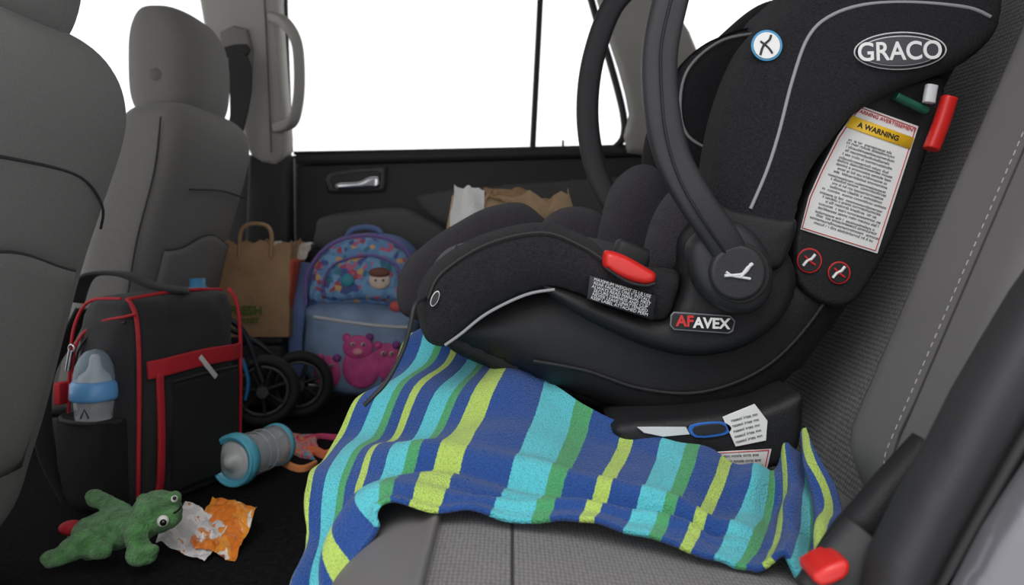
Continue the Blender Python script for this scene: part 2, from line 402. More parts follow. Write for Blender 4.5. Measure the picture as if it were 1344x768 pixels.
def pocket(fn,y0,y1,z0,z1,ny=20,nz2=14):
    V=[];Fc=[]
    for i in range(ny+1):
        y=y0+(y1-y0)*i/ny
        for j in range(nz2+1):
            ztop=z1+.015*cos((i/ny-.5)*pi*2)
            z=z0+(ztop-z0)*j/nz2
            e=min(1,min(i,ny-i)/2.5)*min(1,j/2.5)
            V.append((fn(z)-.004+.016*e**.5,y,z))
    for i in range(ny):
        for j in range(nz2):
            a=i*(nz2+1)+j; Fc.append((a,a+1,a+nz2+2,a+nz2+1))
    mesh('map_pocket',V,Fc,FAB,solid=.004)
    tube('pocket_hem',[V[i*(nz2+1)+nz2] for i in range(ny+1)],.0022,SEAM,n=1)
pocket(rearx,.62,.99,.13,.40)
FS=[(-.80,.05,.7,.7),(-.775,.10,.95,.95),(-.755,.16,1,1),(-.738,.25,1,1),(-.712,.36,1,1),(-.683,.47,1,1.02),(-.652,.58,1,1.06),(-.645,.64,.97,1.0),(-.655,.68,.87,.82),(-.68,.702,.62,.5),(-.71,.708,.3,.3)]
front_seat(FS,1.72,.225,.082,(.80,-.745,1.72,.082,.142,.118),e=4.2)
ball('headrest_knob',W(205,97,1.585)+Vector((0,.002,0)),(.020,.010,.020),BTN)
torus('headrest_knob_ring',W(205,97,1.585)+Vector((0,-.001,0)),.022,.002,SEAM)
tube('side_seam',[(-.69,1.497,.66),(-.702,1.494,.55),(-.735,1.494,.42),(-.755,1.494,.3),(-.775,1.496,.2)],.0018,SEAM)
tube('rear_seam',[(-.660,1.56,.52),(-.656,1.72,.525),(-.660,1.88,.515)],.002,SEAM)
def rx2(z):
    R=[(p[0],p[1]) for p in FS[2:7]]
    for a,b in zip(R,R[1:]):
        if z<=b[1]: return a[0]+(b[0]-a[0])*(z-a[1])/(b[1]-a[1])
    return -.65
pocket(rx2,1.55,1.89,.17,.41)
# ================================================================ CHILD CAR SEAT
group('child_car_seat')
shell=[(566,432),(600,452),(650,474),(700,500),(760,524),(830,547),(900,552),(980,534),(1045,492),(1095,430),(1145,350),(1185,265),(1215,195),(1235,130),(1262,60),(1190,50),(1110,120),(1060,200),(1025,320),(950,380),(880,372),(780,360),(700,372),(630,400)]
pp('shell_lower',shell,.825,1.155,.040,SHELL,bulge=.012,r2=.04)
pp('shell_underside',[(575,425),(620,400),(760,400),(900,440),(900,530),(800,540),(720,520),(650,490),(600,468),(580,450)],.86,1.14,.012,SHELL,Yref=.86)
pp('shell_flange',[(708,372),(745,380),(800,400),(866,420),(888,395),(900,350),(905,310),(935,285),(990,290),(1030,325),(1046,365),(1034,408),(1002,442),(960,462),(905,468),(850,456),(790,430),(740,402)],.795,.87,.014,SHELL,bulge=.004)
tw('shell_rib',[(700,474),(770,487),(840,510),(920,515),(1000,485),(1060,428),(1110,350),(1150,270)],.829,.0024,SHELL)
core=[(565,392),(590,355),(630,335),(690,345),(760,375),(850,400),(925,380),(960,300),(1000,170),(1040,40),(1085,-60),(1250,-70),(1238,60),(1190,230),(1100,390),(1000,490),(850,510),(700,470),(600,440)]
pp('seat_pad_core',core,.855,1.14,.02,CPAD,Yref=.86)
side=[(546,408),(551,372),(580,337),(640,305),(715,292),(772,312),(800,334),(855,352),(892,358),(888,395),(866,424),(800,403),(728,380),(690,386),(640,410),(606,440),(583,456),(558,447)]
pp('side_fabric_near',side,.788,.865,.026,CFAB,bulge=.008)
side2=[(520,396),(528,350),(560,318),(600,292),(640,272),(684,266),(714,286),(740,310),(800,330),(840,350),(820,400),(720,400),(600,420),(540,420)]
pp('side_fabric_far',side2,1.10,1.17,.028,CPAD,r2=.028)
tw('side_piping',[(584,453),(604,439),(640,411),(690,387),(728,380)],.803,.0017,PIPE)
tw('seat_rim_seam',[(562,392),(580,358),(640,320),(712,305),(765,324),(800,347)],.7915,.0013,SEAM)
pp('nose_pad',[(555,398),(562,360),(582,330),(614,318),(650,322),(650,400),(600,430),(562,432)],.85,1.12,.03,CPADL,r2=.03)
tw('nose_seam',[(600,322),(590,350),(586,390)],.85,.0015,SEAM)
plate('nose_tag',circ(571,392,5,11,rot=.4),.788,WHITEG)
plate('nose_tag_print',circ(571,392,3.8,9.5,rot=.4),.7865,PRT)
def pad(name,pts,Y0,Y1,r,m=CPAD): pp(name,pts,Y0,Y1,r,m,Yref=(Y0+Y1)/2,r2=r,bulge=.01)
pad('hip_pad_far',[(705,330),(712,292),(742,272),(780,276),(806,300),(812,350),(760,370)],1.03,1.10,.03)
pad('body_pad_far',[(786,340),(790,285),(806,240),(838,216),(868,226),(892,280),(890,340),(840,360)],.98,1.06,.035)
pad('body_pad_near',[(846,360),(852,300),(876,255),(915,228),(955,232),(975,300),(950,370),(890,375)],.86,.93,.03)
pad('seat_base_pad',[(640,350),(655,325),(710,310),(775,312),(850,335),(900,360),(880,400),(760,400),(670,390)],.90,1.05,.035,CPAD)
pad('head_pad_far',[(880,220),(872,150),(890,90),(940,50),(1010,40),(1040,120),(1010,220),(940,240)],1.04,1.10,.03,CFAB)
tw('head_pad_piping',[(1012,42),(950,52),(905,88),(893,135),(903,178),(945,203)],1.042,.0020,PIPE)
wing=[(1298,-90),(1312,-20),(1308,35),(1287,66),(1247,92),(1182,117),(1127,146),(1092,185),(1064,225),(1048,270),(1036,325),(1012,352),(985,345),(945,310),(930,278),(938,200),(955,125),(985,55),(1028,5),(1080,-60),(1150,-125),(1240,-130)]
pp('wing_fabric_near',wing,.785,.875,.022,CFAB,bulge=.004)
wingf=[(1298,-90),(1312,-20),(1306,35),(1245,92),(1180,117),(1125,146),(1080,200),(1046,270),(1010,340),(960,340),(918,278),(915,200),(925,125),(955,55),(1005,0),(1060,-60),(1140,-120),(1240,-130)]
puffy('wing_fabric_far',WP(wingf,.80),1.10,1.18,.026,CFAB,r2=.026)
tw('wing_piping',[(1300,22),(1270,10),(1200,3),(1135,6),(1088,22),(1060,50),(1040,105),(1022,175),(1006,225),(985,274)],.7865,.0019,PIPE)
tw('wing_lower_seam',[(935,275),(965,288),(1012,298),(1040,298)],.788,.0014,SEAM)
pp('wing_cuff',[(932,262),(965,274),(1020,285),(1046,290),(1036,332),(1020,354),(985,352),(945,312)],.781,.80,.008,SHELL)
plate('badge_outer',circ(1181,67,61,25,rot=-.03),.7855,WHITEG)
plate('badge_black_ring',circ(1181,67,59,23.4,rot=-.03),.7840,BPRT)
plate('badge_white_ring',circ(1181,67,54,20,rot=-.03),.7825,WHITEG)
plate('badge_face',circ(1181,67,52.5,18.6,rot=-.03),.7810,mat('badge_grey',(64,64,70),.4))
text('badge_text','GRACO',1181,68,.7792,.0265,WHITE,tilt=-.03,bold=.0004,sx=.93)
plate('round_sticker_ring',circ(1006,60,20.5),.7860,BLUEP)
plate('round_sticker_face',circ(1006,60,17.5),.7845,WHITE)
tw('sticker_glyph',[(998,72),(1002,60),(1010,52),(1012,46)],.7825,.0012,PRT)
tw('sticker_glyph_b',[(998,54),(1008,62),(1014,70)],.7825,.0010,PRT)
L0=[(1127,138),(1205,166),(1151,333),(1050,301),(1061,258),(1077,222),(1099,178)]
pp('label_carrier',[(1130,128),(1150,118),(1228,100),(1238,125),(1216,200),(1190,272),(1152,350),(1118,398),(1080,400),(1045,372),(1040,325),(1048,275),(1068,225),(1095,175)],.822,.87,.006,SHELL,smooth_n=3,bulge=0)
plate('warning_label',L0,.8215,WHITE)
tw('warning_label_border',[(1129,141),(1202,168),(1149,329),(1053,299),(1064,259),(1080,223),(1102,180)],.8195,.0006,REDP,closed=True,n=1)
plate('label_yellow_band',[(1118,152),(1199,181),(1194,196),(1109,166)],.8198,YEL)
text('label_header','WARNING AVERTISSEMENT',1162,158,.8190,.0056,REDP,tilt=.34)
text('label_band_text','A WARNING',1153,173,.8180,.0080,PRT,tilt=.34,bold=.0002)
random.seed(3)
for i in range(24):
    t=i/23
    cx=1145-t*38; cy=192+t*112
    ln=int(28+t*10)
    s=''.join(random.choice('aeimnorstul sdc ') for _ in range(ln))
    text('label_line_%d'%i,s,cx+ (0 if i%5 else -3),cy,.8195,.0046,PRT,tilt=.31,ext=.0001)
for k,(x,y,r) in enumerate([(1062,342,16.5),(1101,358,15)]):
    plate('pictogram_ring_%d'%k,circ(x,y,r),.8205,REDP)
    plate('pictogram_face_%d'%k,circ(x,y,r-2),.8190,PRT)
    tw('pictogram_glyph_%d'%k,[(x-8,y+7),(x-2,y),(x+3,y-2),(x+8,y-8)],.817,.0016,WHITE)
    tw('pictogram_glyphb_%d'%k,[(x-6,y-6),(x+1,y+1),(x+8,y+6)],.817,.0012,REDP)
sweep('red_lock_off',[W(1222,196,.80),W(1236,160,.80),W(1246,128,.80)],.0075,.008,RED,ref=Vector((1,0,.3)))
sweep('green_belt_guide',[W(1175,126,.81),W(1195,136,.81),W(1216,146,.81)],.004,.006,mat('green_plastic',(20,84,66),.4),ref=Vector((0,0,1)))
sweep('white_clip',[W(1219,135,.80),W(1221,122,.80),W(1223,112,.80)],.006,.005,WHITEG)
hp=[W(968,352,.775),W(945,310,.765),W(912,262,.76),W(882,205,.76),W(868,140,.76),W(866,70,.76),W(880,0,.76),Vector((.178,.765,.735)),Vector((.205,.775,.80)),Vector((.24,.81,.865)),Vector((.265,.90,.905)),Vector((.272,.99,.912)),Vector((.265,1.09,.905)),Vector((.24,1.175,.88)),Vector((.205,1.205,.84)),
 W(803,10,1.21),W(778,80,1.215),W(771,150,1.215),W(780,215,1.21),W(800,262,1.20),W(830,310,1.19)]
sweep('carry_handle',hp,lambda t:.0178,lambda t:.011,HAND,e=3.2)
tw('handle_groove',[(952,332,.758),(922,288,.7475),(892,235,.7475),(875,180,.7475),(869,130,.7475),(868,60,.7475),(882,-5,.7475)],.75,.0014,SHELL)
pp('hub_housing',[(925,300),(955,288),(985,300),(1008,330),(1016,365),(1008,395),(985,412),(950,408),(920,385),(905,350),(905,320)],.765,.80,.012,HAND)
plate('hub_groove',circ(970,358,40),.7640,SEAL,th=.002)
pp('hub_disc',circ(970,358,37,n=30),.757,.770,.004,HAND,smooth_n=1,Yref=.757)
tw('hub_icon',[(951,362),(968,361),(978,358),(986,346)],.7555,.0016,WHITEG,n=4)
tw('hub_icon_b',[(953,357),(960,362),(985,366)],.7555,.0014,WHITEG,n=1)
tw('hub_icon_c',[(972,364),(981,352),(988,346)],.7555,.0018,WHITEG,n=1)
pp('red_release_tab',[(793,333),(800,329),(822,336),(850,352),(861,360),(859,371),(846,374),(822,368),(800,357),(792,347)],.777,.80,.006,RED,smooth_n=4)
tw('tab_edge',[(795,352),(822,369),(846,375),(860,372)],.779,.0016,SHELL)
plate('info_decal',[(774,361),(861,388),(856,420),(770,392)],.788,PRT,th=.003)
for i in range(6):
    t=i/5
    text('info_line_%d'%i,['MAXIMUM WEIGHT 35 LB USE','REAR FACING ONLY INSTALL','ALWAYS READ MANUAL FIRST','SECURE HARNESS AND CLIP','NEVER LEAVE UNATTENDED','KEEP LABEL ATTACHED PERM'][i],817-t*4,378+t*24,.7840,.0046,WHITEG,tilt=.30,ext=.0002)
plate('name_badge',[(884,409),(958,414),(965,421),(962,435),(956,438),(884,433),(879,427),(880,413)],.792,mat('badge_edge',(110,110,114),.4))
plate('name_badge_face',[(885,411),(957,416),(963,422),(960,433),(955,436),(885,431),(881,426),(882,414)],.7905,BPRT)
text('name_badge_red','AF',899,422,.7885,.0155,REDP,tilt=.04,bold=.0005)
text('name_badge_white','AVEX',934,425,.7885,.0150,WHITE,tilt=.04,bold=.0005)
sweep('harness_strap',[W(905,250,.97),W(900,300,.96),W(885,345,.95),W(860,375,.95)],.014,.003,mat('green_strap',(36,86,76),.8,.5,900))
rbox('crotch_buckle',W(828,336,.90),(.045,.035,.03),.008,BLK,rot=(0,.4,0))
tw('adjust_strap',[(560,390,.80),(545,400,.775),(538,430,.77),(528,462,.77),(508,500,.765),(490,520,.76),(478,532,.76)],.77,.0024,PRT)
base=[(812,556),(900,548),(1000,535),(1050,515),(1056,540),(1050,585),(1030,612),(960,618),(880,600),(815,580)]
pp('base_body',base,.775,1.12,.010,SHELL,smooth_n=3,Yref=.78,bulge=.001)
pp('base_tongue',[(720,520),(800,550),(900,560),(1000,550),(1000,580),(800,585),(730,560)],.86,1.12,.02,SHELL)
plate('base_white_label',[(948,547),(990,530),(1007,552),(1005,578),(965,586)],.7735,WHITE)
for i in range(5): text('base_lbl_%d'%i,'nsaeol irtes mn',977+i*1.5,548+i*7,.7715,.0045,PRT,tilt=-.25,ext=.0001)
plate('base_blue_ring',[(905,558),(945,553),(960,561),(950,571),(912,574)],.7735,mat('blue_label',(40,100,180),.4),n=3)
plate('base_blue_face',[(911,560),(943,556),(953,562),(946,568),(915,571)],.772,PRT,n=3)
plate('base_grey_label',[(836,560),(900,560),(905,570),(870,573),(845,568)],.7735,WHITEG)
plate('base_warning_label',[(918,594),(1012,589),(1004,626),(960,620)],.7735,WHITE)
tw('base_warning_border',[(921,596),(1009,591),(1002,623),(960,618)],.772,.0008,REDP,closed=True,n=1)
for i in range(3): text('base_wl_%d'%i,'aoeirt nmsle oirts ane',970+i*3,598+i*7,.7715,.0045,PRT,tilt=-.05,ext=.0001)
# ================================================================ TOWEL
nogroup()
G=[[(548,440,.99),(485,515,.88),(430,592,.78),(400,670,.68),(398,790,.615)],
[(584,442,.95),(530,518,.86),(480,592,.76),(438,680,.66),(436,820,.585)],
[(624,456,.91),(577,526,.83),(532,590,.74),(492,640,.665),(478,668,.61)],
[(668,474,.88),(642,536,.81),(620,590,.73),(600,635,.665),(588,664,.62)],
[(720,502,.86),(715,553,.79),(705,600,.72),(695,650,.655),(690,678,.615)],
[(775,537,.82),(775,580,.77),(770,620,.71),(765,660,.65),(765,690,.61)],
[(840,562,.785),(845,600,.745),(845,640,.69),(845,680,.64),(845,706,.60)],
[(915,590,.76),(920,625,.72),(920,660,.68),(920,695,.63),(920,724,.59)],
[(990,616,.745),(995,648,.71),(1000,680,.67),(1000,710,.62),(1000,741,.585)],
[(1038,598,.76),(1050,640,.71),(1055,680,.66),(1060,715,.62),(1065,748,.575)],
[(1062,568,.765),(1085,620,.70),(1100,665,.66),(1110,700,.62),(1112,724,.58)]]
G=[[W(*p) for p in c] for c in G]
NU,NV=34,44
cols=[crc(c,NV,False) for c in G]
nv=len(cols[0]); grid=[]
for j in range(nv): grid.append(crc([c[j] for c in cols],NU,False))
nu=len(grid[0])
def interp(x,T):
    for a,b in zip(T,T[1:]):
        if x<=b[0]: return a[1]+(b[1]-a[1])*(x-a[0])/(b[0]-a[0])
    return T[-1][1]
PH=[(-1,-1),(0,0),(1.35,1),(2.65,2),(5.7,3),(7.4,4),(8.8,5),(9.9,6),(11.1,7),(12,8.3)]
def ridge(v,c0,w_): return math.exp(-((v-c0)/w_)**2)
V=[];UV=[]
for j in range(nv):
    v=j/(nv-1)
    for i in range(nu):
        c=10*i/(nu-1); p=grid[j][i]
        a=grid[j][max(i-1,0)];b=grid[j][min(i+1,nu-1)];q=grid[max(j-1,0)][i];r=grid[min(j+1,nv-1)][i]
        n=(b-a).cross(q-r).normalized()
        left=1-smst(1.2,4.2,c); right=smst(6.8,8.8,c)
        edge=sin(pi*min(1,max(0,v)))**.5
        d=.005*noise.noise(Vector((c*.7,v*3,0)))
        ph=v*21+c*1.5+2.2*noise.noise(Vector((c*.4,v*1.4,3)))
        d+=left*.0085*sin(ph)
        d+=right*.010*sin(c*6.5+v*4+1.2*noise.noise(Vector((c,v*2,7))))+right*.004*sin(v*15+c*3)
        mid=(1-left)*(1-right)
        vr=.58+.03*(c-4)+.03*noise.noise(Vector((c*.6,0,5)))
        d+=(.3+.7*mid)*(1-right)*(.010*ridge(v,vr,.055)-.007*ridge(v,vr+.10,.045))
        vr2=.86-.015*(c-4)
        d+=mid*(.006*ridge(v,vr2,.035)-.004*ridge(v,vr2-.07,.035))
        d+=mid*.004*sin(c*2.0+v*4+2*noise.noise(Vector((c*.4,v*1.5,9))))
        d+=.0018*noise.noise(Vector((c*2,v*9,1)))
        if left>0 and v>.8: d+=.010*left*sin(c*6)*(v-.8)*5
        p=p+n*d
        if p.x>-.12: p.z=max(p.z,zc(p.x)+.006)
        V.append(p); UV.append((interp(c+.75*v*smst(2,5,c),PH),v*4))
Fc=[]
for j in range(nv-1):
    for i in range(nu-1):
        a=j*nu+i; Fc.append((a,a+1,a+nu+1,a+nu))
tm=bpy.data.materials.new('striped_terry_cloth'); tm.use_nodes=True; nt=tm.node_tree; N=nt.nodes; L=nt.links
bs=N['Principled BSDF']; bs.inputs['Roughness'].default_value=.95; bs.inputs['Sheen Weight'].default_value=.15; bs.inputs['Specular IOR Level'].default_value=.12
uvn=N.new('ShaderNodeUVMap'); uvn.uv_map='UVMap'; sp=N.new('ShaderNodeSeparateXYZ'); L.new(uvn.outputs[0],sp.inputs[0])
nz_=N.new('ShaderNodeTexNoise'); nz_.inputs['Scale'].default_value=400
tcn=N.new('ShaderNodeTexCoord'); L.new(tcn.outputs['Object'],nz_.inputs['Vector'])
ad=N.new('ShaderNodeMath'); ad.operation='MULTIPLY_ADD'; ad.inputs[1].default_value=.015; L.new(nz_.outputs['Fac'],ad.inputs[0]); L.new(sp.outputs['X'],ad.inputs[2])
fr=N.new('ShaderNodeMath'); fr.operation='FRACT'; L.new(ad.outputs[0],fr.inputs[0])
rp=N.new('ShaderNodeValToRGB'); rp.color_ramp.interpolation='CONSTANT'
LM=(190,218,106); NV_=(44,82,152); CYc=(96,204,216); GRc=(84,168,112)
els=[(0,LM),(.14,NV_),(.42,CYc),(.67,GRc),(.80,NV_)]
cr=rp.color_ramp; cr.elements[0].position=0; cr.elements[0].color=(*lin(els[0][1]),1); cr.elements[1].position=els[1][0]; cr.elements[1].color=(*lin(els[1][1]),1)
for pz,c in els[2:]:
    e=cr.elements.new(pz); e.color=(*lin(c),1)
L.new(fr.outputs[0],rp.inputs[0])
mx=N.new('ShaderNodeMix'); mx.data_type='RGBA'; mx.blend_type='MULTIPLY'; mx.inputs['Factor'].default_value=.55
vo=N.new('ShaderNodeTexVoronoi'); vo.inputs['Scale'].default_value=560; L.new(tcn.outputs['Object'],vo.inputs['Vector'])
r2=N.new('ShaderNodeValToRGB'); r2.color_ramp.elements[0].color=(1,1,1,1); r2.color_ramp.elements[1].color=(.35,.35,.35,1); L.new(vo.outputs['Distance'],r2.inputs[0])
L.new(rp.outputs[0],mx.inputs[6]); L.new(r2.outputs[0],mx.inputs[7]); L.new(mx.outputs[2],bs.inputs['Base Color'])
bp=N.new('ShaderNodeBump'); bp.inputs['Strength'].default_value=.8; bp.inputs['Distance'].default_value=.002; bp.invert=True
L.new(vo.outputs['Distance'],bp.inputs['Height']); L.new(bp.outputs[0],bs.inputs['Normal'])
tow=mesh('striped_beach_towel',V,Fc,tm,solid=.005)
uvl=tow.data.uv_layers.new(name='UVMap')
for lp in tow.data.loops: uvl.data[lp.index].uv=UV[lp.vertex_index]
# ================================================================ DIAPER BAG
BAGF=mat('bag_black_nylon',(32,32,35),.75,.6,700,.15,sheen=.08)
BAGM=mat('bag_mesh',(24,24,26),.9,.9,900,.1,kind='voronoi')
REDF=mat('bag_red_trim',(180,30,42),.7,.3,800)
BL=Vector((-.705,1.205,0)); BR=math.radians(-21)
e=group('diaper_bag',loc=BL,rot=(0,0,BR))
a_,b_=.150,.230
stack('bag_body',[(.002,a_/2,b_/2,a_*.42,b_*.44),(.012,a_/2,b_/2,a_*.49,b_*.49),(.06,a_/2,b_/2,a_*.53,b_*.51),(.17,a_/2,b_/2,a_*.53,b_*.51),(.26,a_/2+.002,b_/2,a_*.50,b_*.50),(.310,a_/2+.004,b_/2,a_*.43,b_*.48),(.330,a_/2+.004,b_/2,a_*.33,b_*.44),(.336,a_/2+.004,b_/2,a_*.1,b_*.2)],BAGF,e=4.2,n=96,wob=.006)
for nm,x,y in (('pipe_a',a_-.004,.004),('pipe_c',a_-.002,b_-.006)):
    tube(nm,[(x-.004,y+.004,.01),(x,y,.06),(x+.002,y,.17),(x-.001,y+.002,.26),(x-.012,y+.006,.308),(x-.035,y+.012,.331)],.0034,REDF)
tube('pipe_top',[(a_-.035,.014,.331),(a_-.030,b_*.5,.337),(a_-.034,b_-.014,.331)],.003,REDF)
tube('pipe_left',[(.004,.006,.03),(.0,.004,.1),(.001,.004,.17),(.004,.006,.26),(.014,.012,.305),(.04,.014,.327),(.10,.014,.331)],.0025,REDF)
def sx(z): return a_/2+a_*.533+.001-(max(0,z-.17)*.05)
def band(nm,pts,wd,m,th=.003): sweep(nm,pts,wd,th,m,ref=Vector((0,.0,1)) if abs(pts[0][1]-pts[-1][1])>.05 else Vector((0,1,0)),n=6,e=5)
band('horizontal_red_strap',[(sx(.2)-.004,.018,.222),(sx(.2)+.004,.05,.224),(sx(.2)+.007,.12,.227),(sx(.2)+.003,.19,.224),(sx(.2)-.006,.222,.222)],.014,REDF)
band('vertical_red_strap',[(sx(.1)-.004,.034,.010),(sx(.1)+.004,.034,.06),(sx(.1)+.005,.034,.14),(sx(.2)+.003,.034,.215)],.006,REDF)
rbox('pocket_panel',(sx(.1)-.004,.135,.108),(.020,.15,.175),.009,BAGM)
tube('pocket_panel_seam',[(sx(.2)+.004,.06,.198),(sx(.2)+.006,.13,.200),(sx(.2)+.004,.205,.198)],.002,BAGF)
rbox('white_zip_pull',(sx(.2)+.009,.130,.210),(.003,.009,.056),.0014,WHITEG,rot=(.75,0,0))
tube('zip_line',[(.016,-.001,.19),(.018,-.001,.245),(.034,.002,.275),(.07,.003,.295),(.12,.004,.305),(.14,.006,.31)],.0026,REDF)
tube('zip_line_dark',[(.022,-.001,.19),(.024,-.001,.238),(.04,.002,.267),(.07,.003,.286),(.12,.004,.296)],.0018,SEAL)
tube('zip_puller',[(.018,-.006,.250),(.014,-.009,.218)],.0042,CHROME,n=1)
torus('zip_puller_ring',(.019,-.006,.252),.006,.0016,CHROME)
stack('bottle_pocket',[(.01,.070,-.000,.05,.018),(.03,.070,-.004,.058,.026),(.10,.070,-.010,.058,.032),(.146,.070,-.010,.057,.032),(.150,.070,-.010,.054,.030)],BAGM,e=3,n=64,wob=.003)
tube('pocket_hem',[(.070+.057*cos(t),-.010+.033*sin(t),.149) for t in [pi+pi*i/12 for i in range(13)]],.003,BAGF,n=2)
sweep('shoulder_strap',[(.02,-.01,.02),(-.02,-.02,.10),(-.035,-.01,.20),(-.02,.02,.265),(.0,.03,.31)],.016,.003,BAGF,ref=Vector((0,1,.1)))
sweep('top_handle',[(-.015,.03,.32),(.0,.04,.362),(.05,.06,.366),(.10,.08,.346),(.13,.12,.336)],.015,.004,BAGF,ref=Vector((0,1,0)))
rbox('red_side_tab',(-.006,-.002,.18),(.014,.022,.035),.003,REDF)
# ================================================================ BABY BOTTLES
CLR=mat('bottle_clear_plastic',(235,240,244),.1,spec=.6,alpha=.30)
MILK=mat('bottle_inner',(205,212,216),.5,alpha=.35)
CAPB=mat('bottle_blue_ring',(104,166,222),.35)
CAPC=mat('bottle_cyan_ring',(96,188,214),.35)
SIL=mat('silicone_nipple',(222,224,222),.3,alpha=.75)
CAPT=mat('bottle_clear_cap',(190,214,232),.1,spec=.6,alpha=.35)
off=Matrix.Rotation(BR,3,'Z')@Vector((.076,-.012,0))
e=group('baby_bottle',loc=BL+off+Vector((0,0,.088)))
lathe('bottle_body',[(0,0),(.024,0),(.027,.004),(.028,.02),(.026,.045),(.028,.07),(.030,.088),(.026,.094)],CLR)
lathe('milk_fill',[(0,.003),(.0255,.005),(.0262,.02),(.0245,.045),(.027,.066),(0,.066)],MILK)
lathe('collar_ring',[(.025,.090),(.034,.092),(.0355,.096),(.0345,.116),(.031,.120),(.020,.121)],CAPB)
lathe('nipple',[(.026,.120),(.022,.128),(.013,.134),(.009,.142),(.0075,.154),(.005,.159),(0,.160)],SIL)
lathe('cap_dome',[(.031,.118),(.0305,.128),(.028,.142),(.022,.155),(.014,.164),(0,.168)],CAPT)
tube('bottle_print',[(-.006,-.0288,.068),(0,-.0292,.082),(.006,-.0288,.068)],.0012,PRT,n=1)
e=group('baby_bottle',loc=(-.470,1.300,.046))
e.rotation_euler=Vector((-.34,-.93,.03)).to_track_quat('Z','Y').to_euler()
lathe('bottle_body',[(0,-.122),(.030,-.122),(.036,-.117),(.037,-.09),(.036,-.06),(.038,-.035),(.037,-.015),(.030,-.004)],CLR)
lathe('milk_fill',[(0,-.120),(.029,-.118),(.033,-.10),(.033,-.085),(0,-.085)],MILK)
lathe('collar_ring',[(.031,-.012),(.042,-.010),(.045,-.004),(.045,.010),(.041,.013),(.035,.013),(.034,.002),(.029,0)],CAPC)
lathe('nipple_dome',[(.034,.004),(.033,.008),(.024,.011),(.016,.015),(.011,.022),(.007,.026),(0,.027)],SIL)
lathe('base_ring',[(.035,-.114),(.0385,-.112),(.0385,-.104),(.036,-.102)],CAPC)
torus('ring_lip',(0,0,.013),.041,.003,CAPC,rot=(0,0,0))
for q in range(2): torus('measure_mark_%d'%q,(0,0,-.045-.02*q),.0368,.0005,WHITEG,rot=(0,0,0))
# ================================================================ FROG PLUSH
FROG=mat('green_plush',(82,136,76),1,1,380,.4,sheen=.3,vscale=90,spec=.05,dist=.006)
def blob(name,parts,m,vox=.0026,sm=6):
    bm=bmesh.new()
    for p in parts:
        if len(p)==2:
            c,r=p; r=r if hasattr(r,'__len__') else (r,r,r)
            M=Matrix.Translation(c)@Matrix.Diagonal((*r,1)); bmesh.ops.create_icosphere(bm,subdivisions=3,radius=1,matrix=M)
        else:
            a,b,r1,r2=p; a=Vector(a);b=Vector(b); k=max(3,int((b-a).length/.005))
            for i in range(k+1):
                t=i/k; bmesh.ops.create_icosphere(bm,subdivisions=2,radius=r1+(r2-r1)*t,matrix=Matrix.Translation(a.lerp(b,t)))
    me=bpy.data.meshes.new(name); bm.to_mesh(me); bm.free(); me.materials.append(m)
    o=bpy.data.objects.new(name,me); link(o)
    r=o.modifiers.new('r','REMESH'); r.mode='VOXEL'; r.voxel_size=vox; r.use_smooth_shade=True
    s=o.modifiers.new('s','SMOOTH'); s.iterations=sm; s.factor=.5
    tx=bpy.data.textures.new(name+'_fur','CLOUDS'); tx.noise_scale=.010
    dm=o.modifiers.new('d','DISPLACE'); dm.texture=tx; dm.strength=.003; dm.mid_level=.5
    return o
group('frog_plush_toy')
def w(px,py,Y): return tuple(W(px,py,Y))
blob('frog_body',[
 (w(206,672,1.0),(.032,.031,.027)),(w(222,680,.985),(.016,.018,.013)),
 (w(228,655,1.0),.0105),(w(188,656,1.02),.009),
 (w(185,690,.99),w(150,694,1.0),.022,.028),(w(150,694,1.0),w(118,702,1.0),.028,.024),
 (w(165,674,1.01),w(140,660,1.02),.012,.011),(w(140,660,1.02),w(124,654,1.03),.011,.012),(w(124,651,1.03),(.013,.010,.009)),
 (w(178,700,.97),w(184,722,.965),.015,.014),(w(186,728,.962),(.020,.016,.014)),(w(200,722,.96),.008),
 (w(128,708,.98),w(135,722,.965),.016,.012),(w(112,712,.97),w(92,722,.965),.019,.015),(w(92,722,.965),w(78,730,.96),.015,.012),
 (w(74,732,.96),(.020,.013,.010)),(w(66,738,.955),.008),(w(118,722,1.0),w(100,700,1.04),.014,.012),(w(130,724,.965),(.016,.012,.010)),
 ],FROG)
EW=mat('eye_white',(215,215,205),.25); EB=mat('eye_black',(12,12,12),.15)
ball('eye_1',w(214,684,.966),(.0075,.0060,.0075),EW); ball('pupil_1',w(214,686,.9600),(.0042,.003,.0042),EB)
ball('eye_2',w(229,655,.990),(.0045,.005,.0045),EW); ball('pupil_2',w(229,654,.9852),(.0024,.002,.0024),EB)
tube('mouth',[w(228,674,.970),w(234,670,.976),w(238,665,.983)],.0012,EB)
ball('red_patch',w(95,693,1.03),(.018,.012,.010),REDF)
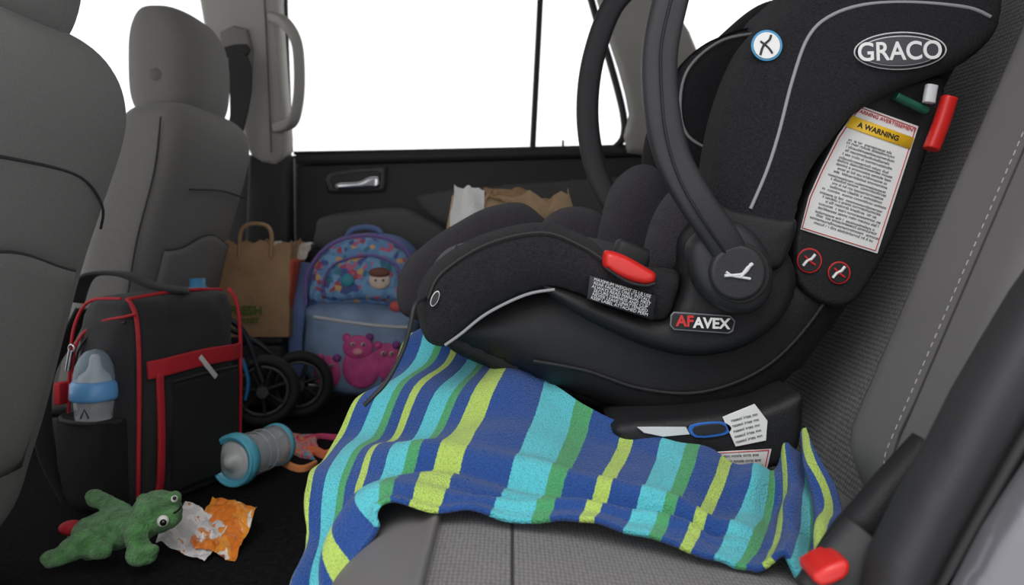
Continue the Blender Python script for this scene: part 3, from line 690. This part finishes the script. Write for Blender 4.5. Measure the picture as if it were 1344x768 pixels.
# ================================================================ SNACK WRAPPER
nogroup()
def sheet(name,corners,nu,nv,amp,sc,m,seed,zmin=.002,sol=.0006):
    c=[W(*p) for p in corners]; V=[];UVs=[];Fc=[]
    for j in range(nv+1):
        v=j/nv
        for i in range(nu+1):
            u=i/nu; p=c[0].lerp(c[1],u).lerp(c[3].lerp(c[2],u),v)
            q=Vector((u*sc,v*sc,seed))
            d=noise.noise(q)*amp+abs(noise.noise(q*2.3))*amp*.8+abs(noise.noise(q*5))*amp*.3
            p=p+Vector((noise.noise(q+Vector((9,0,0)))*amp*.7,noise.noise(q+Vector((0,9,0)))*amp*.7,d+amp*.2)); p.z=max(p.z,zmin)
            V.append(p);UVs.append((u,v))
    for j in range(nv):
        for i in range(nu):
            a=j*(nu+1)+i; Fc.append((a,a+1,a+nu+2,a+nu+1))
    o=mesh(name,V,Fc,m,smooth=False,solid=sol); uvl=o.data.uv_layers.new(name='UVMap')
    for lp in o.data.loops: uvl.data[lp.index].uv=UVs[lp.vertex_index]
    return o
def rampmat(name,stops,scale,rough=.4,kind='noise',coord='UV',detail=3,spec=.5,dist=0):
    m=bpy.data.materials.new(name); m.use_nodes=True; nt=m.node_tree; N=nt.nodes; L=nt.links
    b=N['Principled BSDF']; b.inputs['Roughness'].default_value=rough; b.inputs['Specular IOR Level'].default_value=spec
    tc=N.new('ShaderNodeTexCoord')
    if kind=='voronoi':
        t=N.new('ShaderNodeTexVoronoi'); t.inputs['Scale'].default_value=scale
        s=N.new('ShaderNodeSeparateXYZ'); L.new(t.outputs['Color'],s.inputs[0]); out=s.outputs['X']
    else:
        t=N.new('ShaderNodeTexNoise'); t.inputs['Scale'].default_value=scale; t.inputs['Detail'].default_value=detail; t.inputs['Distortion'].default_value=dist; out=t.outputs['Fac']
    L.new(tc.outputs[coord],t.inputs['Vector'])
    r=N.new('ShaderNodeValToRGB'); r.color_ramp.interpolation='CONSTANT'; cr=r.color_ramp
    cr.elements[0].position=stops[0][0]; cr.elements[0].color=(*lin(stops[0][1]),1)
    cr.elements[1].position=stops[1][0]; cr.elements[1].color=(*lin(stops[1][1]),1)
    for p,c in stops[2:]:
        e=cr.elements.new(p); e.color=(*lin(c),1)
    L.new(out,r.inputs[0]); L.new(r.outputs[0],b.inputs['Base Color'])
    return m
WRAP=rampmat('snack_foil_print',[(0,(220,120,36)),(.48,(230,146,50)),(.60,(228,220,212)),(.68,(150,70,36))],2.2,.3,dist=.6)
WRAPW=rampmat('snack_foil_inside',[(0,(204,200,200)),(.5,(224,220,218)),(.60,(214,140,80)),(.68,(140,130,130))],3,.3)
group('snack_wrapper')
sheet('printed_side',[(252,716,1.03),(306,743,1.0),(340,668,1.10),(275,655,1.14)],26,26,.011,2.0,WRAP,1.3)
sheet('torn_side',[(204,716,1.03),(270,742,1.0),(302,690,1.07),(243,660,1.12)],24,24,.010,2.0,WRAPW,5.1,zmin=.004)
group('cloth_toy')
CT=rampmat('cloth_toy_print',[(0,(220,70,110)),(.42,(235,150,90)),(.5,(90,170,190)),(.56,(230,90,120)),(.65,(240,190,90))],5,.9,dist=1)
CTP=mat('toy_pink',(200,70,110),.9); CTO=mat('toy_orange',(230,120,80),.9)
sheet('toy_body',[(368,608,1.50),(414,614,1.44),(420,582,1.60),(380,578,1.62)],18,18,.016,3,CT,2.2,sol=.008)
def flat(nm,pts,wd,m): sweep(nm,[W(*p) for p in pts],wd,.004,m,ref=Vector((.3,0,1)),n=6)
flat('toy_arm',[(395,595,1.5),(412,592,1.49),(426,598,1.46),(440,592,1.47)],.010,CTO)
flat('toy_arm_b',[(400,578,1.58),(420,574,1.60),(446,576,1.58)],.008,CTP)
flat('toy_leg',[(372,608,1.42),(384,615,1.39),(398,617,1.38),(414,610,1.41)],.009,CT)
# ================================================================ STROLLER (folded)
group('folded_stroller')
TYRE=mat('rubber_tyre',(24,24,25),.7,.3,300); RIM=mat('wheel_rim_grey',(66,66,70),.4)
def wheel(px,py,Y,R,yaw):
    c=W(px,py,Y); c.z=R+.002
    rot=(pi/2,0,yaw)
    torus('tyre',c,R-.012,.012,TYRE,rot=rot)
    torus('rim',c,R-.027,.004,RIM,rot=rot)
    M=Matrix.Rotation(yaw,3,'Z')
    tube('hub',[c+M@Vector((0,-.02,0)),c+M@Vector((0,.02,0))],.013,RIM,n=1)
    for i in range(7):
        a=2*pi*i/7+.3; d=M@Vector((cos(a)*(R-.025),0,sin(a)*(R-.025)))
        tube('spoke_%d'%i,[c+d*.2,c+d],.004,TYRE,n=1)
wheel(345,500,1.68,.080,.25); wheel(392,497,1.76,.078,.25)
FR=mat('stroller_frame',(40,42,46),.35,metal=.5)
tube('axle',[W(345,505,1.68)+Vector((0,.0,-.01)),W(392,505,1.76),W(402,505,1.79)],.006,FR,n=1)
tube('frame_tube',[W(345,502,1.67),W(322,440,1.67),W(300,418,1.66),W(285,408,1.66)],.007,FR)
tube('frame_tube_b',[W(392,500,1.75),W(345,455,1.73),W(310,436,1.72),W(280,425,1.70)],.006,FR)
tube('blue_highlight',[W(318,470,1.65),W(326,500,1.655),W(322,525,1.655)],.004,mat('blue_highlight',(40,120,180),.5))  # bluish highlight by the wheel, put in as a blue-coloured tube
group('dark_bag_prop')  # added dark box: props up the paper bag, keeps the spoke gaps dark
rbox('prop_body',(-.655,1.93,.08),(.19,.15,.155),.012,BLK)
rbox('prop_top',(-.655,1.93,.165),(.195,.155,.018),.006,SHELL)
# ================================================================ BACKPACK
BPB=rampmat('backpack_print',[(0,(104,148,194)),(.34,(122,168,208)),(.64,(196,104,134)),(.71,(214,172,116)),(.78,(66,126,150)),(.85,(176,78,96)),(.91,(78,92,156))],74,.7,kind='voronoi',coord='Object')
BPP=mat('backpack_pocket_blue',(124,148,180),.5,.3,300,.2,vscale=14)
BPT=mat('backpack_trim_violet',(120,96,164),.6); BPU=mat('backpack_blue_side',(96,118,166),.7,.3,300,.2)
PINK=mat('critter_pink',(200,74,138),.6,.2,300,.25,vscale=40); PUR=mat('critter_purple',(130,60,130),.6)
group('kids_backpack')
bpo=[(408,338),(436,314),(478,306),(518,312),(543,336),(551,380),(549,450),(538,508),(490,522),(432,517),(396,494),(391,440),(398,380)]
pp('main_compartment',bpo,1.88,2.02,.05,BPU,Yref=1.9)
pp('front_print_panel',[(414,345),(440,320),(478,312),(514,320),(536,343),(544,380),(540,402),(480,400),(410,398),(408,365)],1.865,1.93,.02,BPB,Yref=1.885)
pp('upper_pocket',[(428,362),(450,338),(485,334),(515,345),(528,370),(530,396),(480,394),(424,392)],1.845,1.91,.02,BPB,Yref=1.865)
pp('lower_pocket',[(406,402),(470,398),(541,412),(543,450),(532,510),(485,520),(430,514),(398,488),(400,430)],1.83,1.92,.03,BPP,Yref=1.86)
tw('trim_arch',[(402,400),(402,365),(418,335),(445,316),(480,309),(516,316),(540,340),(547,380),(547,408)],1.875,.0045,BPT)
tw('pocket_zip',[(412,416),(450,422),(500,428),(540,430)],1.832,.004,WHITEG)
tw('upper_zip',[(426,388),(424,370),(440,346),(485,335),(520,348),(530,372)],1.845,.003,BPT)
tw('carry_loop',[(455,312),(462,302),(480,298),(496,302),(502,312)],1.94,.007,BPU)
sweep('shoulder_strap',[W(404,345,1.93),W(394,400,1.90),W(388,450,1.90),W(392,500,1.90)],.018,.005,BPU)
def spot(nm,x,y,rx,ry,m,Y): ball(nm,W(x,y,Y),(rx/F*Y,.008,ry/F*Y),m)
spot('critter_body',474,482,25,28,PINK,1.828); spot('critter_head',470,456,20,16,PINK,1.824)
spot('critter_left',430,488,18,22,PINK,1.832); spot('critter_right',508,474,18,24,PINK,1.830); spot('critter_low',512,500,12,9,PUR,1.830)
for k,(x,y,q) in enumerate([(463,452,2.6),(477,452,2.6),(424,480,2.4),(435,480,2.4),(503,464,3),(514,464,3)]):
    spot('critter_eye_%d'%k,x,y,q,q,EW,1.817); spot('critter_pupil_%d'%k,x,y,q*.5,q*.5,EB,1.811)
spot('critter_muzzle',470,462,7,5,mat('critter_peach',(230,150,160),.6),1.818)
for k,(x,y) in enumerate([(455,443),(485,443),(420,470),(442,470),(496,453),(520,453)]): spot('critter_ear_%d'%k,x,y,5.5,5.5,PUR if k%2 else PINK,1.828)
spot('face_patch',498,368,14,12,mat('patch_cream',(226,206,190),.6),1.843); spot('face_patch_hair',498,358,14,7,mat('patch_brown',(120,70,60),.6),1.840)
spot('face_eye_1',493,368,1.6,1.6,EB,1.834); spot('face_eye_2',503,368,1.6,1.6,EB,1.834)
spot('patch_teal',456,368,9,9,mat('patch_teal',(60,150,170),.6),1.843); spot('patch_red',520,402,9,7,mat('patch_coral',(210,90,90),.6),1.85)
# ================================================================ PAPER GROCERY BAGS
KR=mat('kraft_paper',(168,134,100),.85,.4,60,.1,vscale=20,dist=.006)
GRN=mat('green_print',(84,110,40),.8)
def paper_bag(x0,x1,y0,y1,z0,z1,m,seed,jag=.01,amp=.008,lean=0):
    V=[];Fc=[];n=14;rows=14
    per=[(x0+(x1-x0)*i/n,y0) for i in range(n)]+[(x1,y0+(y1-y0)*i/n) for i in range(n)]+[(x1-(x1-x0)*i/n,y1) for i in range(n)]+[(x0,y1-(y1-y0)*i/n) for i in range(n)]
    for j in range(rows+1):
        t=j/rows
        for k,(x,y) in enumerate(per):
            top=z1+jag*noise.noise(Vector((k*.5,seed,0)))*2
            z=z0+(top-z0)*t; q=Vector((x*14,y*14,z*14+seed))
            f=min(1,t*4)
            V.append((x+noise.noise(q)*amp*f+lean*t,y+noise.noise(q+Vector((5,5,5)))*amp*f,z))
    K=len(per)
    for j in range(rows):
        for k in range(K):
            a=j*K+k;b=j*K+(k+1)%K; Fc.append((a,b,b+K,a+K))
    Fc.append(tuple(range(K)))
    return mesh('bag_body',V,Fc,m,smooth=False,solid=.002)
group('paper_grocery_bag')
paper_bag(-.735,-.545,1.86,2.0,.176,.405,KR,2.0)
tube('twisted_handle',[(-.665,1.855,.37),(-.66,1.853,.43),(-.64,1.853,.45),(-.60,1.853,.448),(-.585,1.853,.425),(-.588,1.855,.37)],.005,KR)
text('store_print','FRESH',0,0,1,.030,GRN,bold=.0008).location=(-.648,1.851,.240)
text('store_print_small','MARKET',0,0,1,.018,GRN,bold=.0005).location=(-.648,1.850,.216)
rbox('orange_snack_box',(-.556,1.915,.29),(.03,.10,.15),.008,mat('orange_carton',(190,80,48),.6,.3,60,.2),rot=(0,.08,0))
sheet('receipt_tissue',[(345,345,1.93),(400,345,1.93),(412,324,1.96),(355,324,1.96)],12,12,.02,3,mat('tissue_white',(205,198,190),.8),4.0)
group('paper_food_bag')
paper_bag(-.115,.115,1.50,1.66,.205,.505,mat('kraft_light',(178,150,116),.85,.4,60,.12,vscale=20,dist=.006),7.0,jag=.012,amp=.02)
sheet('white_flap',[(590,305,1.48),(632,310,1.475),(636,252,1.49),(596,244,1.50)],10,10,.010,2,WHITE,8.0)
sheet('top_fold',[(636,268,1.49),(730,285,1.50),(735,270,1.58),(636,250,1.58)],14,10,.02,3,KR,3.0)
text('bag_print','deli',660,285,1.478,.05,mat('brown_print',(120,66,40),.8),bold=.001)
group('water_bottle')
lathe('flask_body',[(0,0),(.03,0),(.033,.005),(.033,.17),(.028,.19),(.016,.2),(.016,.215),(0,.215)],mat('blue_flask',(70,140,180),.3),loc=(-.66,1.60,0.12))
rbox('flask_stand',(-.66,1.60,.058),(.10,.10,.115),.01,BLK)
# ================================================================ CAMERA / LIGHT
nogroup()
cam=bpy.data.cameras.new('camera'); co=bpy.data.objects.new('camera',cam); col.objects.link(co)
co.location=(0,0,H); co.rotation_euler=(pi/2,0,0); cam.sensor_width=36; cam.lens=36*F/1344; cam.shift_y=-84/1344; cam.clip_start=.02
cam.dof.use_dof=True; cam.dof.focus_distance=.85; cam.dof.aperture_fstop=6.3
bpy.context.scene.camera=co
wd=bpy.data.worlds.new('overcast_sky'); bpy.context.scene.world=wd; wd.use_nodes=True
bg=wd.node_tree.nodes['Background']; bg.inputs[0].default_value=(.97,.985,1,1); bg.inputs[1].default_value=1.38
sl=bpy.data.lights.new('soft_sun','SUN'); sl.energy=1.35; sl.angle=.6; so=bpy.data.objects.new('soft_sun',sl); col.objects.link(so)
so.rotation_euler=Vector((.15,.62,-.78)).to_track_quat('-Z','Y').to_euler()
bpy.context.scene.view_settings.view_transform='Standard'
